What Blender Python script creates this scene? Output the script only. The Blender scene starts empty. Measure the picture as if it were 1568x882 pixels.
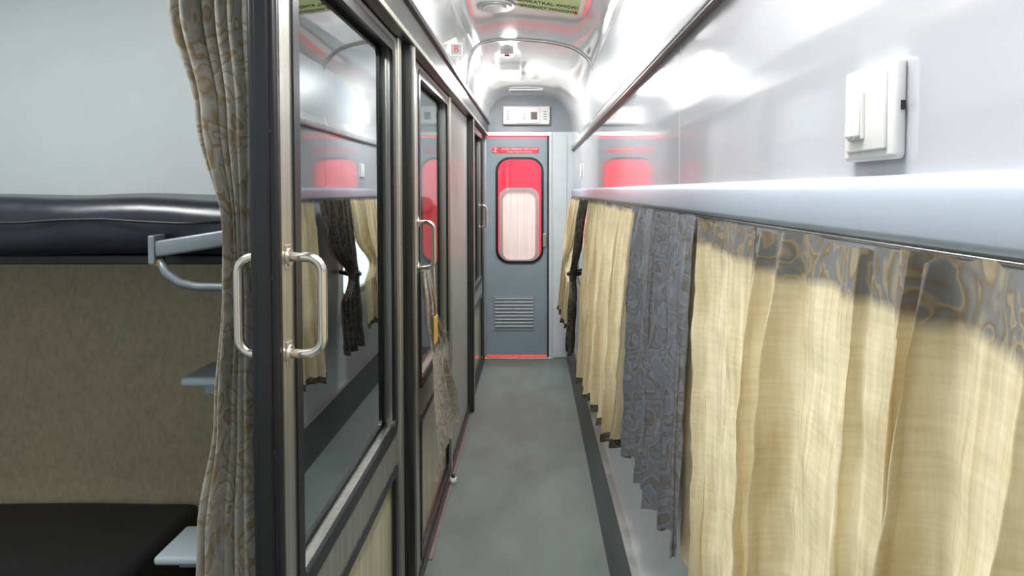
import bpy, bmesh, math, random
from mathutils import Vector, Matrix, noise
random.seed(3)
S = bpy.context.scene
try:
    S.view_settings.view_transform = 'Standard'
except Exception: pass

# ------------------------------------------------------------------ materials
def nt(name):
    m = bpy.data.materials.new(name); m.use_nodes = True
    return m, m.node_tree, m.node_tree.nodes['Principled BSDF']

def mat(name, col, rough=0.5, metal=0.0, var=0.06, nscale=(8,8,8), bump=0.0, bscale=60, coat=0.0, spec=0.5, emis=None, estr=0, crough=.05):
    m, t, b = nt(name)
    N, L = t.nodes, t.links
    tc = N.new('ShaderNodeTexCoord'); mp = N.new('ShaderNodeMapping')
    mp.inputs['Scale'].default_value = nscale
    L.new(tc.outputs['Object'], mp.inputs['Vector'])
    nz = N.new('ShaderNodeTexNoise'); nz.inputs['Scale'].default_value = 1; nz.inputs['Detail'].default_value = 4
    L.new(mp.outputs[0], nz.inputs['Vector'])
    r = N.new('ShaderNodeValToRGB')
    r.color_ramp.elements[0].position = .3; r.color_ramp.elements[1].position = .7
    r.color_ramp.elements[0].color = tuple(max(0, c*(1-var)) for c in col)+(1,)
    r.color_ramp.elements[1].color = tuple(min(1, c*(1+var)) for c in col)+(1,)
    L.new(nz.outputs['Fac'], r.inputs['Fac']); L.new(r.outputs['Color'], b.inputs['Base Color'])
    b.inputs['Roughness'].default_value = rough; b.inputs['Metallic'].default_value = metal
    b.inputs['Specular IOR Level'].default_value = spec
    b.inputs['Coat Weight'].default_value = coat; b.inputs['Coat Roughness'].default_value = crough
    if bump:
        n2 = N.new('ShaderNodeTexNoise'); n2.inputs['Scale'].default_value = bscale
        L.new(tc.outputs['Object'], n2.inputs['Vector'])
        bp = N.new('ShaderNodeBump'); bp.inputs['Strength'].default_value = bump; bp.inputs['Distance'].default_value = .01
        L.new(n2.outputs['Fac'], bp.inputs['Height']); L.new(bp.outputs[0], b.inputs['Normal'])
    if emis:
        b.inputs['Emission Color'].default_value = emis+(1,); b.inputs['Emission Strength'].default_value = estr
    return m

M = {}
M['wallgloss'] = mat('glossy_wall_panel', (.55,.56,.60), .10, var=.02, nscale=(2,2,2), bump=.04, bscale=3, coat=.8, spec=.6, crough=.07)
M['walllow'] = mat('lower_wall_panel', (.60,.64,.68), .35, var=.03)
M['ceil'] = mat('glossy_ceiling_panel', (.84,.84,.83), .08, var=.02, nscale=(2,2,2), bump=.25, bscale=3.2, coat=.8, spec=.7, crough=.04)
M['ledge'] = mat('ledge_pale_blue', (.42,.48,.56), .28, var=.02)
M['alu'] = mat('aluminium_trim', (.60,.60,.59), .32, .8, nscale=(3,3,120), var=.1)
M['trimwhite'] = mat('cove_trim_light_grey', (.52,.53,.54), .3, .1)
M['trimdark'] = mat('trim_brown_edge', (.25,.20,.18), .4, .3)
M['steel'] = mat('brushed_steel', (.58,.555,.49), .32, .9, nscale=(90,90,2), var=.18)
M['steeldark'] = mat('dark_brushed_steel', (.075,.075,.072), .32, .7, nscale=(120,120,3), var=.45)
M['chrome'] = mat('polished_steel_handle', (.78,.72,.67), .2, 1, var=.03)
M['rubber'] = mat('black_rubber', (.009,.009,.011), .33, var=.2)
M['skirt'] = mat('dark_grey_skirting', (.070,.082,.084), .4, var=.15, nscale=(5,3,5))
M['floor'] = mat('vinyl_floor', (.168,.200,.188), .40, var=.16, nscale=(5,2.5,5), bump=.35, bscale=260, spec=.45)
M['enddoor'] = mat('painted_door_blue_grey', (.28,.34,.385), .32, var=.04)
M['greypanel'] = mat('end_panel_grey', (.27,.30,.33), .35, var=.04)
M['jamb'] = mat('jamb_light_grey', (.66,.70,.74), .3, var=.03)
M['white'] = mat('white_plastic', (.80,.80,.79), .3, var=.02)
M['whitewall'] = mat('compartment_white_laminate', (.60,.65,.65), .4, var=.02)
M['khaki'] = mat('khaki_laminate', (.45,.37,.245), .5, var=.12, nscale=(70,70,45), bump=.12, bscale=160)
M['vinyl'] = mat('dark_navy_vinyl', (.014,.016,.024), .3, var=.2, bump=.3, bscale=10)
M['seat'] = mat('black_seat_vinyl', (.012,.012,.014), .5, var=.2)
M['bluegrey'] = mat('light_blue_grey_metal', (.46,.54,.58), .35, var=.05)
M['brkt'] = mat('grey_bracket_metal', (.20,.23,.25), .4, .3)
M['red'] = mat('red_paint_glow', (.85,.02,.04), .4, var=.05, emis=(1,.012,.045), estr=1.0)  # red wall paint, with emission added so it looks brightly lit
M['redlabel'] = mat('red_label', (.70,.03,.06), .4, var=.05)
M['creamrefl'] = mat('cream_curtain_reflection', (.62,.54,.36), .12, var=.15, nscale=(60,60,3))  # streaky cream colour stands in for the curtain reflected in the lower glass
M['panelgrey'] = mat('partition_panel', (.46,.46,.44), .42, var=.05)
M['darkback'] = mat('dark_glass_backing', (.05,.055,.06), .5, var=.1)
M['sign'] = mat('sign_yellow_green', (.66,.72,.36), .4, var=.03)
M['ink'] = mat('sign_ink_dark', (.03,.04,.02), .5)
M['display'] = mat('dark_red_display', (.05,.005,.006), .2)
M['orange'] = mat('orange_tag', (.65,.38,.09), .5)
M['shadow'] = mat('dark_recess', (.02,.02,.022), .6)
M['lamp'] = mat('lamp_lens', (.9,.9,.9), .4, emis=(1,1,.98), estr=7)
M['winframe'] = mat('window_frame', (.3,.32,.34), .4, .5)
M['inner'] = mat('far_window_blind_glow', (.66,.64,.58), .5, var=.15, nscale=(40,1,1), emis=(.9,.88,.8), estr=.2)  # slight emission makes the blind glow as if backlit

def glass(name, refl, tint, rough=.01):
    m = bpy.data.materials.new(name); m.use_nodes = True
    t = m.node_tree; N, L = t.nodes, t.links
    for n in list(N): N.remove(n)
    o = N.new('ShaderNodeOutputMaterial'); mx = N.new('ShaderNodeMixShader')
    g = N.new('ShaderNodeBsdfGlossy'); g.inputs['Roughness'].default_value = rough; g.inputs['Color'].default_value = (.85,.9,.92,1)
    tr = N.new('ShaderNodeBsdfTransparent'); tr.inputs['Color'].default_value = tint+(1,)
    mx.inputs[0].default_value = refl
    L.new(tr.outputs[0], mx.inputs[1]); L.new(g.outputs[0], mx.inputs[2]); L.new(mx.outputs[0], o.inputs['Surface'])
    return m
M['tint'] = glass('tinted_glass', .66, (.30,.33,.35))
M['tint2'] = glass('pale_glass', .16, (.85,.87,.88))
M['clear'] = glass('clear_glass', .08, (.92,.95,.95))

def fabric(name, base0, base1, pat, zband=None, trans=.35, allpat=False, pscale=16, dist=1.3):
    m = bpy.data.materials.new(name); m.use_nodes = True
    t = m.node_tree; N, L = t.nodes, t.links
    b = N['Principled BSDF']; out = N['Material Output']
    b.inputs['Roughness'].default_value = .8; b.inputs['Specular IOR Level'].default_value = .2
    tc = N.new('ShaderNodeTexCoord')
    def nz(scale, det=4, rough=.6):
        mp = N.new('ShaderNodeMapping'); mp.inputs['Scale'].default_value = scale
        L.new(tc.outputs['Object'], mp.inputs[0])
        n = N.new('ShaderNodeTexNoise'); n.inputs['Scale'].default_value = 1; n.inputs['Detail'].default_value = det; n.inputs['Roughness'].default_value = rough
        L.new(mp.outputs[0], n.inputs['Vector']); return n
    v = nz((30,110,5)); h = nz((12,18,150),3); big = nz((7,9,5),2)
    def m2(op,a,b_):
        n=N.new('ShaderNodeMath'); n.operation=op
        for i,q in enumerate((a,b_)):
            if isinstance(q,(int,float)): n.inputs[i].default_value=q
            else: L.new(q,n.inputs[i])
        return n.outputs[0]
    weave = m2('ADD', m2('MULTIPLY', v.outputs['Fac'], .5), m2('MULTIPLY', h.outputs['Fac'], .2))
    weave = m2('ADD', weave, m2('MULTIPLY', big.outputs['Fac'], .3))
    r = N.new('ShaderNodeValToRGB'); e = r.color_ramp.elements
    e[0].position=.38; e[1].position=.62; e[0].color=base0+(1,); e[1].color=base1+(1,)
    L.new(weave, r.inputs[0])
    mp2 = N.new('ShaderNodeMapping'); mp2.inputs['Scale'].default_value=(.5,1,.6); mp2.inputs['Rotation'].default_value=(.5,0,0)
    L.new(tc.outputs['Object'], mp2.inputs[0])
    ln = N.new('ShaderNodeTexNoise'); ln.inputs['Scale'].default_value = pscale; ln.inputs['Detail'].default_value = 1.5
    ln.inputs['Distortion'].default_value = dist
    L.new(mp2.outputs[0], ln.inputs['Vector'])
    rp = N.new('ShaderNodeValToRGB'); e = rp.color_ramp.elements
    A,Bc,C = [p+(1,) for p in pat]
    e[0].position=.26; e[0].color=Bc; e[1].position=.74; e[1].color=C
    for p,c in ((.36,C),(.40,A),(.44,Bc),(.50,Bc),(.54,C),(.58,A),(.63,Bc)):
        k=e.new(p); k.color=c
    L.new(ln.outputs['Fac'], rp.inputs[0])
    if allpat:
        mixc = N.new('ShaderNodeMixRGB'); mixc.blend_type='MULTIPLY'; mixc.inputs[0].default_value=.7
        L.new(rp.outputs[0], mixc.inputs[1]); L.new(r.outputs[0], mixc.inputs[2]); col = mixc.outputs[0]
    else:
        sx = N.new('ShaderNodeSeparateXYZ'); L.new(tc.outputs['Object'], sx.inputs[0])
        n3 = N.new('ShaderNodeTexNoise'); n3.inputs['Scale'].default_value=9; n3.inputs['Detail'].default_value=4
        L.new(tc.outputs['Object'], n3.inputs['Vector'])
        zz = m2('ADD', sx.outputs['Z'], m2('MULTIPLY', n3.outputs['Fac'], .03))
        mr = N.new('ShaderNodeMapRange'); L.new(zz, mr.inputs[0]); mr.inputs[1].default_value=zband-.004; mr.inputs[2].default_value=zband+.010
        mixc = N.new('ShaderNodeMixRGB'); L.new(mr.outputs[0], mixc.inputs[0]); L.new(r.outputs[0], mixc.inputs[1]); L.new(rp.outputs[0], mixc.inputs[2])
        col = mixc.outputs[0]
    L.new(col, b.inputs['Base Color'])
    tl = N.new('ShaderNodeBsdfTranslucent'); L.new(col, tl.inputs['Color'])
    ms = N.new('ShaderNodeMixShader'); ms.inputs[0].default_value = trans
    L.new(b.outputs[0], ms.inputs[1]); L.new(tl.outputs[0], ms.inputs[2]); L.new(ms.outputs[0], out.inputs['Surface'])
    bp = N.new('ShaderNodeBump'); bp.inputs['Strength'].default_value=.4; bp.inputs['Distance'].default_value=.003
    L.new(weave, bp.inputs['Height']); L.new(bp.outputs[0], b.inputs['Normal'])
    return m
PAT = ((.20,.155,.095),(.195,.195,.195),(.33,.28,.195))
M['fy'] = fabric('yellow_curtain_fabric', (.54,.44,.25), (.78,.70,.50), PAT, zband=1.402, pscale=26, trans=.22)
M['fy2'] = fabric('yellow_curtain_fabric_far', (.54,.43,.25), (.74,.65,.45), PAT, zband=1.445, trans=.22)
M['fd'] = fabric('blue_grey_leaf_fabric', (.8,.8,.8), (1,1,1), ((.17,.15,.125),(.205,.215,.24),(.265,.28,.315)), allpat=True, trans=.1, pscale=24)
M['fl'] = fabric('beige_leaf_fabric', (.8,.8,.8), (1,1,1), ((.30,.22,.12),(.39,.37,.34),(.50,.47,.41)), allpat=True, trans=.15, pscale=17)
M['fdark'] = fabric('brown_leaf_fabric', (.6,.6,.6), (1,1,1), ((.05,.04,.025),(.10,.085,.06),(.16,.15,.14)), allpat=True, trans=.05)

# ------------------------------------------------------------------ builder
class B:
    def __init__(s, name):
        s.name=name; s.bm=bmesh.new(); s.mats=[]
    def mi(s, m):
        if m not in s.mats: s.mats.append(m)
        return s.mats.index(m)
    def box(s,x0,x1,y0,y1,z0,z1,m,bev=0,seg=2,rot=None):
        t=bmesh.new(); bmesh.ops.create_cube(t,size=1)
        c=Vector(((x0+x1)/2,(y0+y1)/2,(z0+z1)/2)); d=(abs(x1-x0),abs(y1-y0),abs(z1-z0))
        for v in t.verts: v.co=Vector((v.co.x*d[0],v.co.y*d[1],v.co.z*d[2]))
        if bev: bmesh.ops.bevel(t,geom=t.edges[:],offset=min(bev,min(d)*.49),segments=seg,affect='EDGES',profile=.5)
        if rot: bmesh.ops.rotate(t,verts=t.verts,cent=(0,0,0),matrix=rot)
        for v in t.verts: v.co+=c
        s._merge(t,m, smooth=bool(bev) and seg>2)
    def _merge(s,t,m,smooth=False):
        i=s.mi(m); mp={}
        for v in t.verts: mp[v]=s.bm.verts.new(v.co)
        for f in t.faces:
            try:
                nf=s.bm.faces.new([mp[v] for v in f.verts]); nf.material_index=i; nf.smooth=smooth
            except ValueError: pass
        t.free()
    def grid(s,pts,m,smooth=True,closed=False,hem=None,hemrows=3):
        i=s.mi(m); V=[[s.bm.verts.new(p) for p in row] for row in pts]
        for a in range(len(V)-1):
            j=i
            if hem is not None and a>=len(V)-1-hemrows: j=s.mi(hem)
            n=len(V[a]); rng=range(n) if closed else range(n-1)
            for b in rng:
                f=s.bm.faces.new((V[a][b],V[a][(b+1)%n],V[a+1][(b+1)%n],V[a+1][b])); f.material_index=j; f.smooth=smooth
        return V
    def tube(s,pts,r,m,n=14,cap=True):
        pts=[Vector(p) for p in pts]; rows=[]; prev=None
        for k,p in enumerate(pts):
            if k==0: d=pts[1]-p
            elif k==len(pts)-1: d=p-pts[k-1]
            else: d=(pts[k+1]-p).normalized()+(p-pts[k-1]).normalized()
            d.normalize()
            if prev is None:
                a=Vector((0,0,1)) if abs(d.z)<.9 else Vector((1,0,0)); u=d.cross(a).normalized()
            else: u=(prev-d*prev.dot(d)).normalized()
            prev=u; w=d.cross(u)
            rows.append([p+r*(math.cos(2*math.pi*j/n)*u+math.sin(2*math.pi*j/n)*w) for j in range(n)])
        V=s.grid(rows,m,True,True); i=s.mi(m)
        if cap:
            for R in (V[0],V[-1]):
                f=s.bm.faces.new(R); f.material_index=i
    @staticmethod
    def rr(u0,u1,v0,v1,r,n=8):
        out=[]
        r=min(r,(u1-u0)/2-1e-5,(v1-v0)/2-1e-5)
        for cx,cy,a0 in ((u1-r,v1-r,0),(u0+r,v1-r,90),(u0+r,v0+r,180),(u1-r,v0+r,270)):
            for k in range(n+1):
                a=math.radians(a0+90*k/n); out.append((cx+r*math.cos(a),cy+r*math.sin(a)))
        return out
    @staticmethod
    def ax(p,d,uv):
        return {'x':(d,uv[0],uv[1]),'y':(uv[0],d,uv[1]),'z':(uv[0],uv[1],d)}[p]
    def ring(s,p,d0,d1,o,ro,i_,ri,m):
        O=s.rr(*o,ro); I=s.rr(*i_,ri)
        rows=[[s.ax(p,d0,q) for q in O],[s.ax(p,d0,q) for q in I],[s.ax(p,d1,q) for q in I],[s.ax(p,d1,q) for q in O],[s.ax(p,d0,q) for q in O]]
        s.grid(rows,m,False,True)
    def plate(s,p,d0,d1,o,r,m):
        O=s.rr(*o,r); i=s.mi(m)
        A=[s.bm.verts.new(s.ax(p,d0,q)) for q in O]; C=[s.bm.verts.new(s.ax(p,d1,q)) for q in O]
        for R in (A,C):
            f=s.bm.faces.new(R); f.material_index=i
        n=len(A)
        for k in range(n):
            f=s.bm.faces.new((A[k],A[(k+1)%n],C[(k+1)%n],C[k])); f.material_index=i
    def done(s, parent=None):
        bmesh.ops.remove_doubles(s.bm,verts=s.bm.verts,dist=1e-6)
        bmesh.ops.recalc_face_normals(s.bm,faces=s.bm.faces)
        me=bpy.data.meshes.new(s.name); s.bm.to_mesh(me); s.bm.free()
        for m in s.mats: me.materials.append(m if not isinstance(m,str) else M[m])
        o=bpy.data.objects.new(s.name,me); S.collection.objects.link(o)
        if parent: o.parent=parent
        return o
def empty(name):
    e=bpy.data.objects.new(name,None); S.collection.objects.link(e); return e
def text(body,size,loc,rot,m,parent,name,ext=.0008):
    c=bpy.data.curves.new(name,'FONT'); c.body=body; c.size=size; c.extrude=ext; c.align_x='CENTER'; c.align_y='CENTER'
    o=bpy.data.objects.new(name,c); o.location=loc; o.rotation_euler=rot; c.materials.append(M[m]); S.collection.objects.link(o)
    o.parent=parent; return o

YE=5.8   # end wall
YA=4.0   # arch
XR=.36
# ------------------------------------------------------------------ shell
b=B('floor'); b.box(-2.5,.42,-1.5,YE+1.6,-.06,0,'floor'); b.done()
b=B('baseboard_right')
pr=[(.30,0),(.303,.01),(.335,.20),(.345,.205),(.362,.205),(.362,0)]
b.grid([[(x,y,z) for x,z in pr] for y in (-1.45,YE-.03)],'skirt',False)
b.box(.331,.36,-1.45,YE-.03,.203,.214,'alu'); b.done()
W=[(-.9,1.36),(2.08,3.65),(4.35,5.35)]
b=B('wall_right'); zb,zt=.74,1.40
b.box(XR,XR+.05,-1.5,YE,0,zb,'walllow')
b.box(XR,XR+.05,-1.5,YE,zt,1.5,'walllow')
ys=[-1.5]+[v for w in W for v in w]+[YE]
for i in range(0,len(ys),2): b.box(XR,XR+.05,ys[i],ys[i+1],zb,zt,'walllow')
seams=[-1.5,-.3,1.61,4.0,YE]
for i in range(4): b.box(XR,XR+.05,seams[i]+.0012,seams[i+1]-.0012,1.5,1.87,'wallgloss',.002)
b.box(XR+.004,XR+.05,-1.5,YE,1.5,1.87,'trimdark')
b.box(XR,XR+.05,-1.5,YE,1.87,2.6,'walllow')
b.done()
for i,(a,c) in enumerate(W):
    b=B('window_%d'%(i+1)); b.ring('x',XR+.012,XR+.045,(a+.001,c-.001,zb+.001,zt-.001),.002,(a+.045,c-.045,zb+.045,zt-.045),.05,'winframe')
    b.box(XR+.025,XR+.030,a+.02,c-.02,zb+.02,zt-.02,'clear'); b.done()
b=B('trim_1')   # window ledge
pr=[(XR,1.516),(.352,1.515),(.346,1.510),(.3425,1.500),(.3415,1.490),(.3415,1.460),(.344,1.453),(.350,1.451),(XR,1.450)]
b.grid([[(x,y,z) for x,z in pr] for y in (-1.45,YE-.01)],'ledge',True)
b.done()
b=B('curtain_rail'); b.tube([(.355,-1.4,1.4465),(.355,YE-.15,1.4465)],.002,'alu')
b.done()
b=B('trim_2')   # cove trim right
b.box(.340,XR,-1.45,YE-.01,1.860,1.864,'trimdark'); b.box(.336,XR,-1.45,YE-.01,1.864,1.90,'trimwhite',.006,3); b.done()
# ceiling
P1=[(.345,1.895),(.362,1.95),(.375,2.05),(.378,2.2),(.36,2.30),(.32,2.37),(.24,2.43),(.12,2.465),(0,2.48),(-.15,2.487),(-.25,2.48),(-.33,2.45),(-.375,2.38),(-.395,2.27),(-.40,2.11)]
P1=[(x, 1.895+(z-1.895)*.885 if x>-.2 else 2.11+(z-2.11)*.815) for x,z in P1]
P2=[(.345,1.895),(.345,1.95),(.34,2.02),(.325,2.12),(.30,2.20),(.26,2.27),(.20,2.315),(.11,2.335),(0,2.34),(-.13,2.34),(-.23,2.335),(-.30,2.31),(-.35,2.26),(-.385,2.19),(-.40,2.11)]
def cr(P,n=5):
    out=[]
    for i in range(len(P)-1):
        p0=P[max(i-1,0)];p1=P[i];p2=P[i+1];p3=P[min(i+2,len(P)-1)]
        for k in range(n):
            t=k/n
            out.append(tuple(.5*((2*p1[j])+(-p0[j]+p2[j])*t+(2*p0[j]-5*p1[j]+4*p2[j]-p3[j])*t*t+(-p0[j]+3*p1[j]-3*p2[j]+p3[j])*t**3) for j in (0,1)))
    out.append(P[-1]); return out
A1=cr(P1);A2=cr(P2)
b=B('ceiling')
b.grid([[(x,y,z) for x,z in A1] for y in (-1.5,0,1.2,2.2,2.9)],'ceil')
b.grid([[(x,y,z) for x,z in A1] for y in (2.903,YA)],'ceil')
rows=[]
for k in range(11):
    t=k/10; s_=t*t*(3-2*t)
    rows.append([(a[0]*(1-s_)+c[0]*s_, YA+(YE-YA)*t, a[1]*(1-s_)+c[1]*s_) for a,c in zip(A1,A2)])
b.grid(rows,'ceil')
b.box(-2.5,.42,-1.5,YE+1.6,2.62,2.66,'white')
b.box(-2.5,-.49,-1.5,YE,2.45,2.47,'whitewall')
b.done()
b=B('trim_3')   # arch joint line
def arch(y,w,d):
    I=[(x-x*d*1.5, z-d*(1.2 if z>2.2 else .2)) for x,z in A1]
    b.grid([[(x,y,z) for x,z in A1],[(x,y,z) for x,z in I],[(x,y+w,z) for x,z in I],[(x,y+w,z) for x,z in A1]],'alu')
arch(YA-.006,.010,.009); b.done()
b=B('wall_back'); b.box(-2.5,.42,-1.56,-1.5,0,2.6,'whitewall'); b.done()
# end wall
b=B('wall_end')
dx0,dx1,dzt=-.415,.125,1.97
b.box(-.52,dx0-.012,YE,YE+.06,0,2.6,'greypanel')
b.box(dx1+.035,.41,YE,YE+.06,0,2.02,'jamb')
b.box(dx0-.012,.41,YE,YE+.06,2.02,2.6,'greypanel')
b.box(dx1+.055,.30,YE-.012,YE,0.01,1.99,'jamb',.004)
b.done()
b=B('door_frame')
b.box(dx0-.014,dx0-.0005,YE-.01,YE+.05,0,2.0,'alu')
b.box(dx1+.0005,dx1+.016,YE-.01,YE+.05,0,2.0,'shadow'); b.box(dx1+.016,dx1+.04,YE-.016,YE+.05,0,2.0,'jamb',.003)
b.box(dx0-.012,dx1+.04,YE-.02,YE+.05,1.985,2.02,'alu',.003)
b.box(dx0-.012,dx1+.04,YE-.035,YE+.05,0,.012,'steel',.002)
b.done()
E=empty('door_1')
b=B('door_leaf')
wo=(-.325,.085,.86,1.79)
b.ring('y',YE+.005,YE+.04,(dx0,dx1,.030,dzt),.002,wo,.12,'enddoor')
b.ring('y',YE-.006,YE+.045,(wo[0]-.008,wo[1]+.008,wo[2]-.008,wo[3]+.008),.125,(wo[0]+.014,wo[1]-.014,wo[2]+.014,wo[3]-.014),.105,'rubber')
b.box(wo[0]+.002,wo[1]-.002,YE+.02,YE+.024,wo[2]+.002,wo[3]-.002,'clear')
b.box(-.355,.015,YE-.001,YE+.006,.25,.56,'enddoor',.003)
for k in range(9):
    z=.285+k*.031
    b.box(-.34,0,YE-.012,YE+.0,z,z+.010,'jamb',.002); b.box(-.34,0,YE-.004,YE-.001,z+.011,z+.02,'greypanel')
b.plate('y',YE+.001,YE+.005,(-.36,.05,1.83,1.885),.004,'redlabel')
b.box(.085,.115,YE-.012,YE+.006,1.0,1.12,'steel',.004)
b.done(E)
text('AVOID OPENING THIS DOOR',.024,(-.12,YE+.0,1.868),(math.pi/2,0,0),'white',E,'label_text')
text('WHILE TRAIN IS MOVING',.02,(-.12,YE+.0,1.843),(math.pi/2,0,0),'white',E,'label_text_small')
text('Z',.055,(-.335,YE,1.857),(math.pi/2,0,0),'white',E,'label_mark')
b=B('vestibule_wall')
b.box(-.8,.5,YE+1.0,YE+1.05,0,2.6,'red'); b.box(-.85,-.8,YE+.06,YE+1.05,0,2.6,'white'); b.box(.5,.55,YE+.06,YE+1.05,0,2.6,'white')
b.ring('y',YE+.97,YE+1.0,(-.35,.06,.75,1.53),.1,(-.315,.025,.785,1.495),.08,'alu')
b.plate('y',YE+.985,YE+.995,(-.32,.03,.78,1.50),.08,'inner')
b.done()
E=empty('passenger_display_box')
b=B('housing'); b.box(-.265,.145,YE-.07,YE-.001,2.08,2.24,'white',.008)
b.box(-.15,.06,YE-.085,YE-.07,2.09,2.225,'white',.004)
for x in (-.125,-.02): b.box(x,x+.055,YE-.09,YE-.08,2.12,2.185,'display')
for x in (-.235,.09):
    for k in range(4): b.box(x,x+.03,YE-.073,YE-.069,2.12+k*.022,2.128+k*.022,'greypanel')
b.done(E)

# ------------------------------------------------------------------ left side
XL=-.40
b=B('wall_left')
b.box(-.50,-.435,-1.5,.12,0,2.45,'panelgrey')
b.box(-.515,-.495,1.22,2.14,0,2.45,'darkback')  # dark backing added so the near door glass reads as a dark mirror
b.box(-.50,-.44,3.42,4.35,0,1.98,'panelgrey')
b.box(-.50,-.44,5.6,YE,0,1.98,'panelgrey')
b.box(-.50,-.405,-1.5,YE,2.10,2.45,'panelgrey')
b.done()
b=B('trim_4')  # door header beam
b.box(-.50,-.398,-1.45,YE-.002,1.985,2.10,'steeldark',.003)
b.box(-.398,-.392,-1.45,YE-.002,1.985,2.0,'steel'); b.box(-.40,-.385,-1.45,YE-.002,2.088,2.106,'rubber'); b.box(-.40,-.388,-1.45,YE-.002,2.106,2.118,'alu')
b.done()
b=B('baseboard_left'); b.box(-.44,-.425,2.26,YE-.04,0,.05,'steeldark',.002); b.box(-.50,-.43,-1.45,2.1,0,.012,'steel',.002); b.done()
for y in (-.03,2.17,4.37):
    b=B('door_pillar'); b.box(-.476,XL,y,y+.07,0,1.985,'steeldark',.004); b.box(XL,XL+.003,y+.025,y+.05,0,1.985,'steel')
    b.box(-.50,-.476,y-.0,y+.07,0,1.985,'shadow'); b.done()
def dhandle(b,x,s,y,z0,z1,out,r=.0085):
    R=.028; pts=[(x,y,z1)]
    cx=x+s*(out-R)
    for k in range(9):
        a=math.radians(90-90*k/8); pts.append((cx+s*R*math.cos(a),y,z1-R+R*math.sin(a)))
    for k in range(9):
        a=math.radians(-90*k/8); pts.append((cx+s*R*math.cos(a),y,z0+R+R*math.sin(a)))
    pts.append((x,y,z0)); b.tube(pts,r,'chrome',16)
    for z in (z0,z1): b.tube([(x,y,z),(x+s*.006,y,z)],.016,'steel',16)
def leaf(name,y0,y1,handle_y,low='creamrefl',pane='tint'):
    E=empty(name)
    x0,x1=-.482,-.434
    b=B('leaf_frame')
    gy0,gy1=y0+.055,y1-.03
    b.ring('x',x0,x1,(y0+.0,y1,.02,1.98),.002,(y0+.06,y1-.03,.06,1.95),.003,'steel')
    b.box(x0,x1,y0+.05,y1-.02,.60,.76,'steel')
    b.box(x0-.002,x1+.0,y0-.016,y0+.001,.02,1.98,'rubber',.008,4)
    b.box(x0+.012,x1-.012,y0-.022,y0-.014,.02,1.98,'rubber',.003)
    for z in (.3,.75,1.05,1.35,1.6,1.85): b.tube([(x1-.012,y0-.016,z),(x1-.012,y0-.019,z)],.004,'shadow',8)
    for a in (x1-.006,x0-.004):
        b.ring('x',a,a+.010,(gy0,gy1+.006,.735,1.962),.03,(gy0+.030,gy1-.034,.770,1.930),.02,'rubber')
        b.ring('x',a,a+.010,(gy0,gy1+.006,.06,.635),.03,(gy0+.030,gy1-.034,.09,.605),.02,'rubber')
    b.done(E)
    b=B('pane'); b.box(-.460,-.456,gy0+.005,gy1-.005,.745,1.95,pane); b.done(E)
    b=B('kick_panel'); b.box(-.462,-.446,gy0+.005,gy1-.005,.07,.62,low); b.done(E)
    b=B('pull_handles')
    z0,z1=1.211,1.383
    dhandle(b,x1,1,handle_y,z0,z1,.061); dhandle(b,x0,-1,handle_y,z0,z1,.040)
    for z in (z0,z1): b.box(x1,x1+.003,handle_y-.012,handle_y+.012,z-.022,z+.022,'steel',.001)
    b.done(E)
    return E
leaf('sliding_door',1.125,2.08,1.15)
leaf('sliding_door',2.42,3.36,2.45,pane='tint2')
leaf('sliding_door',4.50,5.55,5.2,pane='tint2')
b=B('door_jamb')
for y in (2.08,2.275,3.365,5.56): b.box(-.48,-.425,y+.0,y+.045,0,1.985,'steel' if y<2.2 or 3<y<4 else 'steeldark',.003)
b.done()
# compartments
b=B('wall_partition')
b.box(-2.45,-.515,2.15,2.19,1.36,2.45,'whitewall'); b.box(-2.45,-.515,2.15,2.19,0,1.36,'khaki')
b.box(-2.45,-.515,4.36,4.40,0,2.45,'whitewall'); b.box(-2.45,-.50,-.06,-.02,0,2.45,'whitewall')
b.box(-2.45,-.49,YE,YE+.05,0,2.45,'whitewall')
b.done()
b=B('wall_left_outer'); b.box(-2.5,-2.45,-1.5,YE,0,2.45,'whitewall'); b.done()
def cushion(name,x0,x1,y0,y1,z0,z1,m,parent=None,bev=.045,amp=1):
    b=B(name); b.box(x0,x1,y0,y1,z0,z1,m,bev,7)
    t=b.bm
    bmesh.ops.subdivide_edges(t,edges=[e for e in t.edges if e.calc_length()>.3],cuts=22,use_grid_fill=True)
    for v in t.verts:
        n=noise.noise(v.co*5)
        if v.co.z>z0+.06: v.co.z+=amp*(.007*n-.010*max(0,(v.co.x-x1+.25)/.25))
        else: v.co.z+=amp*.007*noise.noise(v.co*3.3)
        if v.co.y<y0+.06: v.co.y+=.010*noise.noise(v.co*7)
    for f in t.faces: f.smooth=True
    return b.done(parent)
E=empty('upper_berth')
cushion('mattress',-2.43,-.64,1.5,2.13,1.345,1.487,'vinyl',E,.055)
b=B('berth_frame')
b.box(-2.43,-.68,1.54,2.145,1.325,1.347,'seat',.004)
b.tube([(-2.43+i*.09,1.494+.004*math.sin(i*2.1),1.43+.005*math.sin(i*1.3)) for i in range(20)],.003,'seat',8)
b.box(-.85,-.66,1.455,1.50,1.365,1.402,'brkt',.006,3, Matrix.Rotation(-.16,3,'Y'))
b.box(-.86,-.845,1.452,1.50,1.335,1.40,'brkt',.003)
b.tube([(-.845,1.47,1.345),(-.83,1.47,1.315),(-.80,1.47,1.292),(-.765,1.475,1.282),(-.70,1.48,1.280),(-.60,1.50,1.282),(-.53,1.52,1.285)],.010,'brkt')
b.box(-.86,-.84,1.46,1.475,1.332,1.345,'orange',.002)
b.done(E)
E=empty('lower_berth')
cushion('seat_cushion',-2.43,-1.10,1.40,2.14,.36,.47,'seat',E,.03,.4)
b=B('seat_base'); b.box(-2.43,-1.13,1.46,2.145,0,.365,'seat',.004); b.done(E)
E=empty('berth_ladder')
b=B('ladder_steps')
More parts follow.
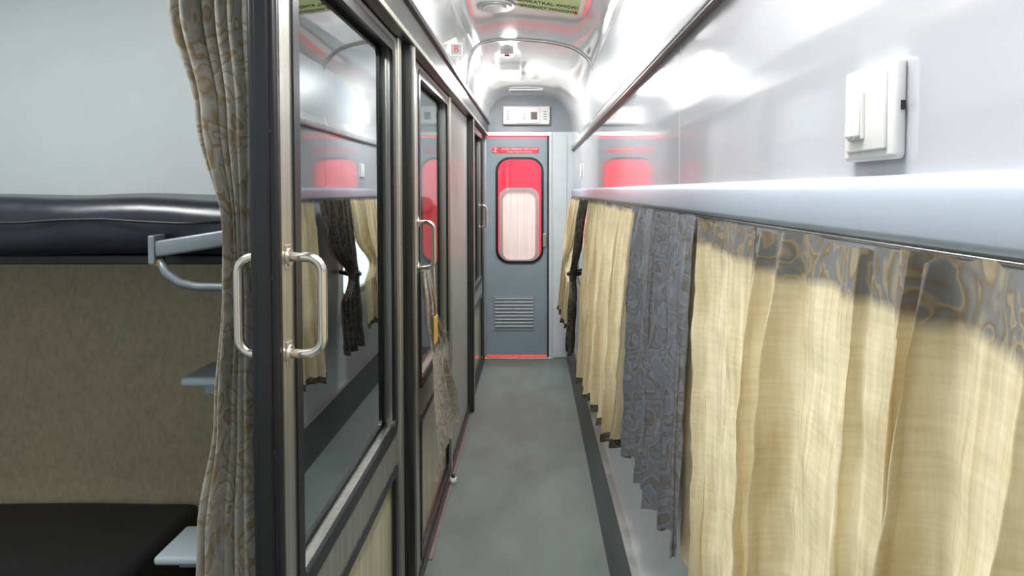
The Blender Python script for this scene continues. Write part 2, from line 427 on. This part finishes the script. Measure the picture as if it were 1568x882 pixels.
for z,xl in ((.965,-.985),(.455,-1.07)):
    b.box(xl,-.53,1.80,1.98,z-.012,z+.014,'bluegrey',.010,3)
    b.box(-.60,-.53,1.83,1.95,z-.12,z-.012,'brkt',.004); b.box(xl+.04,-.53,1.86,1.875,z-.05,z-.012,'bluegrey',.003)
b.box(-.545,-.517,1.82,1.96,.0,1.30,'brkt',.004)
b.done(E)
E=empty('upper_berth')
cushion('mattress',-2.43,-.66,3.72,4.34,1.345,1.47,'vinyl',E)
b=B('berth_frame'); b.box(-2.43,-.68,3.76,4.355,1.32,1.347,'brkt',.004); b.done(E)
E=empty('lower_berth')
cushion('seat_cushion',-2.43,-.62,3.62,4.34,.36,.47,'seat',E)
b=B('seat_base'); b.box(-2.43,-.66,3.68,4.355,0,.365,'seat',.004); b.done(E)

# ------------------------------------------------------------------ curtains
def lerp(a,b,t): return a+(b-a)*t
def interp(K,z):
    for (z0,v0),(z1,v1) in zip(K,K[1:]):
        if (z0>=z>=z1): 
            t=(z0-z)/(z0-z1); t=t*t*(3-2*t); return [lerp(a,c,t) for a,c in zip(v0,v1)]
    return K[0][1] if z>K[0][0] else K[-1][1]
def curtain_y(name,y0,y1,zt,zb0,zb1,xt,xb,n,amp,m,seed,waist=None,scal=.010,parent=None,sag=0,hem=None,top=.5):
    rnd=random.Random(seed); ph=[rnd.uniform(0,6.28) for _ in range(9)]
    cols=int(n*34); R=84; rows=[]
    for r in range(R+1):
        t=r/R; row=[]
        for c in range(cols+1):
            u=c/cols
            uw=u+.16/n*math.sin(2*math.pi*n*.37*u+ph[6])
            th=2*math.pi*n*uw+.8*math.sin(2*math.pi*u*1.7+ph[0])+.55*math.sin(2.3*t+ph[1]+6*u)
            loc=.66+.34*math.sin(2*math.pi*n*.31*u+ph[7]+1.1*t)
            s1=math.sin(th); s1=math.copysign(abs(s1)**.75,s1)
            w=(s1+.30*math.sin(2*th+ph[2]+1.2*t))*loc+.12*math.sin(3.1*th+ph[8]+2*t)*(1-t)
            g=math.exp(-t*12)
            w=w*(1-.2*g)+.30*g*math.sin(3*th+ph[5])
            pin=1-math.exp(-t*7)
            A=amp*(top+(.75-top)*pin+.3*t)
            x=lerp(xt,xb,t**.8)-A*(w+1.1)*.5
            y=lerp(y0,y1,u)+.42*A*math.cos(th+ph[4]*.2)
            zbv=lerp(zb0,zb1,u)
            ztv=zt-scal*(.5-.5*math.cos(2*math.pi*n*u*.5+ph[5]))-sag*(1-u)+.003*math.sin(3*th)
            z=lerp(ztv,zbv,t)+(.012*math.sin(th*.5+ph[1])*t)
            # crumples
            x+=pin*(.0065*noise.noise(Vector((u*n*2.2,z*9,seed)))+.003*noise.noise(Vector((u*n*6,z*26,seed+7))))
            if waist:
                zw,ww,yc,k=waist
                g=math.exp(-((z-zw)/k)**2)
                if z<zw: g=max(g,.45)
                y=lerp(y,yc+(y-yc)*ww,g); x=lerp(x,x-.01,g)
            row.append((min(x,.353),y,min(z,1.4485)))
        rows.append(row)
    b=B(name); b.grid(rows,m,hem=hem); return b.done(parent)
ZT=1.4475
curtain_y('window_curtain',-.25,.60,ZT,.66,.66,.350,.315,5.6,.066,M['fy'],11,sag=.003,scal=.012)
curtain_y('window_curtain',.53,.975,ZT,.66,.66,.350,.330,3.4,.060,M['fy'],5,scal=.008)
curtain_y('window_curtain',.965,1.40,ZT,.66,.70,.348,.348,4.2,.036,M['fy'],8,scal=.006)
curtain_y('window_curtain',1.33,2.09,ZT,.74,.66,.345,.322,6.4,.045,M['fd'],21,scal=.005)
curtain_y('window_curtain',2.08,3.72,ZT,.66,.42,.345,.305,12,.060,M['fy2'],31,hem=M['fdark'],scal=.006)
E=empty('window_curtain')
curtain_y('drape',3.70,4.35,ZT,.50,.47,.33,.26,5,.05,M['fdark'],41,waist=(.95,.35,4.3,.14),parent=E)
b=B('tieback')
b.tube([(.35,4.25,.97),(.27,4.22,.955),(.235,4.30,.95),(.27,4.38,.955),(.35,4.36,.97)],.014,'rubber'); b.done(E)
curtain_y('window_curtain',4.35,5.35,ZT,.56,.56,.34,.26,9,.06,M['fy2'],51,waist=(.98,.5,4.9,.12),hem=M['fdark'])

def curtain_x(name,K,y,ydepth,n,m,seed,R=80,axis='x',parent=None):
    rnd=random.Random(seed); ph=[rnd.uniform(0,6.28) for _ in range(6)]
    cols=int(n*20); rows=[]
    zt,zb=K[0][0],K[-1][0]
    for r in range(R+1):
        t=r/R; z=lerp(zt,zb,t); cx,hw,yo=interp(K,z); row=[]
        for c in range(cols+1):
            u=c/cols; th=2*math.pi*n*u+1.2*math.sin(2*math.pi*u+ph[0])+.5*math.sin(2.2*t+ph[1])
            w=math.sin(th)+.4*math.sin(2*th+ph[2]+t)+.5*math.sin(.4*th+ph[4])
            pos=cx+hw*(2*u-1)+.010*math.cos(th)*min(1,hw/.06)
            dep=y+yo+ydepth*w*(.6+.4*math.sin(3*u+ph[3]))
            zz=z+.01*math.sin(th*.5)*t
            row.append((pos,dep,zz) if axis=='x' else (dep,pos,zz))
        rows.append(row)
    b=B(name); b.grid(rows,m); return b.done(parent)
E=empty('doorway_curtain')
curtain_x('drape',[(2.0,(-.640,.10,0)),(1.86,(-.632,.083,0)),(1.65,(-.605,.058,0)),(1.42,(-.586,.026,0)),(1.30,(-.583,.032,0)),(1.05,(-.592,.044,0)),(.8,(-.606,.070,0)),(.3,(-.625,.108,0)),(.06,(-.63,.12,0))],1.30,.024,6,M['fl'],4,parent=E)
b=B('curtain_rod'); b.tube([(-.56,.15,2.005),(-.56,1.30,2.005),(-.76,1.32,2.005)],.006,'alu'); b.done(E)
E=empty('doorway_curtain')
curtain_x('drape',[(1.205,(2.43,.06,-.0)),(1.05,(2.47,.11,.010)),(.85,(2.58,.20,.030)),(.47,(2.70,.34,.055))],-.402,.013,7,M['fl'],9,R=50,axis='y',parent=E)
b=B('luggage_tag'); b.box(-.368,-.363,2.40,2.47,.93,1.03,'orange',.001); b.tube([(-.366,2.44,1.03),(-.373,2.45,1.22)],.0015,'orange',6); b.done(E)

# ------------------------------------------------------------------ fittings
E=empty('wall_light_switch')
b=B('switch_plate')
b.box(.347,.3605,.630,.733,1.531,1.630,'white',.006,4)
b.box(.344,.348,.642,.721,1.541,1.620,'white',.003,3)
b.box(.3405,.345,.680,.712,1.553,1.604,'white',.002)
for y in (.682,.6975): b.box(.338,.342,y,y+.0135,1.556,1.601,'white',.002,2,Matrix.Rotation(.05,3,'Y'))
b.box(.353,.357,.6285,.6305,1.578,1.587,'shadow')
b.done(E)
E=empty('wall_light_switch')
b=B('switch_plate'); b.box(.350,.3605,4.80,4.90,1.60,1.70,'white',.005); b.box(.347,.351,4.83,4.87,1.63,1.67,'white',.002); b.done(E)
E=empty('emergency_window_sign')
b=B('sign_board'); b.box(-.145,.145,-.085,.075,-.003,.003,'sign',.001); b.done(E)
text('EMERGENCY WINDOW',.0275,(-.018,.050,-.004),(math.pi,0,0),'ink',E,'sign_text')
text('SANKATKAL KHIDKI',.032,(-.01,.008,-.004),(math.pi,0,0),'ink',E,'sign_text_upper')
b=B('arrow'); 
i=b.mi('redlabel')
f=b.bm.faces.new([b.bm.verts.new(p) for p in ((.128,.032,-.005),(.142,.050,-.005),(.128,.068,-.005))][::-1]); f.material_index=i
b.box(.118,.129,.043,.057,-.0055,-.0045,'redlabel'); b.done(E)
E.location=(.075,3.07,2.375); E.rotation_euler=(math.radians(-15),math.radians(8),0)
E=empty('berth_letter_sign')
b=B('plate'); b.box(-.392,-.332,3.10,3.104,2.135,2.195,'white',.001); b.box(-.386,-.338,3.0985,3.100,2.141,2.189,'panelgrey'); b.done(E)
text('B',.045,(-.362,3.098,2.165),(math.pi/2,0,0),'redlabel',E,'letter')
for (x,y,z,sx,sy) in ((-.17,4.75,2.362,.085,.16),(0,.6,2.395,.10,.5),(0,2.2,2.395,.10,.30)):
    E=empty('ceiling_light')
    b=B('lamp_housing'); b.ring('z',z-.02,z+.05,(x-sx,x+sx,y-sy,y+sy),.03,(x-sx+.014,x+sx-.014,y-sy+.014,y+sy-.014),.025,'white')
    b.plate('z',z-.040,z+.04,(x-sx+.013,x+sx-.013,y-sy+.013,y+sy-.013),.025,'lamp'); b.done(E)
b=B('smoke_detector'); b.tube([(-.17,4.3,2.385),(-.17,4.3,2.43)],.045,'white',24); b.tube([(-.17,4.3,2.372),(-.17,4.3,2.385)],.018,'redlabel',16); b.done()
b=B('ceiling_speaker')
for r,h in ((.10,2.412),(.085,2.405),(.06,2.398)): b.tube([(-.19,3.25,h-.006),(-.19,3.25,h+.004)],r,'white' if r!=.085 else 'alu',32)
b.done()
b=B('ceiling_vent'); b.box(-.2,.08,5.45,5.55,2.335,2.345,'white',.002)
for k in range(5): b.box(-.19,.07,5.46+k*.018,5.468+k*.018,2.330,2.336,'greypanel')
b.done()
b=B('door_stop'); b.tube([(-.41,3.3,.0),(-.41,3.3,.03)],.018,'white'); b.tube([(-.41,3.3,.03),(-.41,3.3,.045)],.01,'rubber'); b.done()
b=B('floor_threshold_strip'); b.box(-.425,-.41,2.6,4.3,0,.006,'trimdark',.001); b.done()

# ------------------------------------------------------------------ lights
def area(name,loc,sx,sy,e,col=(1,1,1),rot=(0,0,0)):
    l=bpy.data.lights.new(name,'AREA'); l.shape='RECTANGLE'; l.size=sx; l.size_y=sy; l.energy=e; l.color=col
    o=bpy.data.objects.new(name,l); o.location=loc; o.rotation_euler=rot; S.collection.objects.link(o); return o
area('corridor_lamp_light',(0,.6,2.350),.14,.9,13,(1,.99,.97))
area('corridor_lamp_light',(0,2.2,2.350),.14,.5,11,(1,.99,.97))
area('corridor_lamp_light',(-.17,4.75,2.315),.12,.28,15,(1,.99,.97))
area('compartment_lamp_light',(-1.4,.9,2.43),.5,.5,29,(1,1,1))
area('compartment_lamp_light',(-1.4,3.2,2.43),.5,.5,30,(1,1,1))
area('vestibule_lamp_light',(-.1,YE+.5,2.5),.4,.4,28,(1,1,1))
def ceiling_fill(loc,e):  # fill lights added below the lamps to brighten the ceiling
    l=bpy.data.lights.new('ceiling_fill_light','POINT'); l.energy=e; l.shadow_soft_size=.04
    o=bpy.data.objects.new('ceiling_fill_light',l); o.location=loc; S.collection.objects.link(o)
ceiling_fill((-.17,4.75,2.25),9); ceiling_fill((0,2.2,2.24),8); ceiling_fill((0,.6,2.24),4)
w=bpy.data.worlds.new('daylight'); S.world=w; w.use_nodes=True
w.node_tree.nodes['Background'].inputs[0].default_value=(.95,.98,1,1); w.node_tree.nodes['Background'].inputs[1].default_value=2.4

# ------------------------------------------------------------------ camera
c=bpy.data.cameras.new('camera'); co=bpy.data.objects.new('camera',c); S.collection.objects.link(co)
c.sensor_width=36; c.lens=36*1020/1600; pitch=2.0
co.location=(0,0,1.5); co.rotation_euler=(math.radians(90-pitch),0,0)
c.shift_x=-33/1600; c.shift_y=-(152-1020*math.tan(math.radians(pitch)))/1600
c.clip_start=.02
S.camera=co
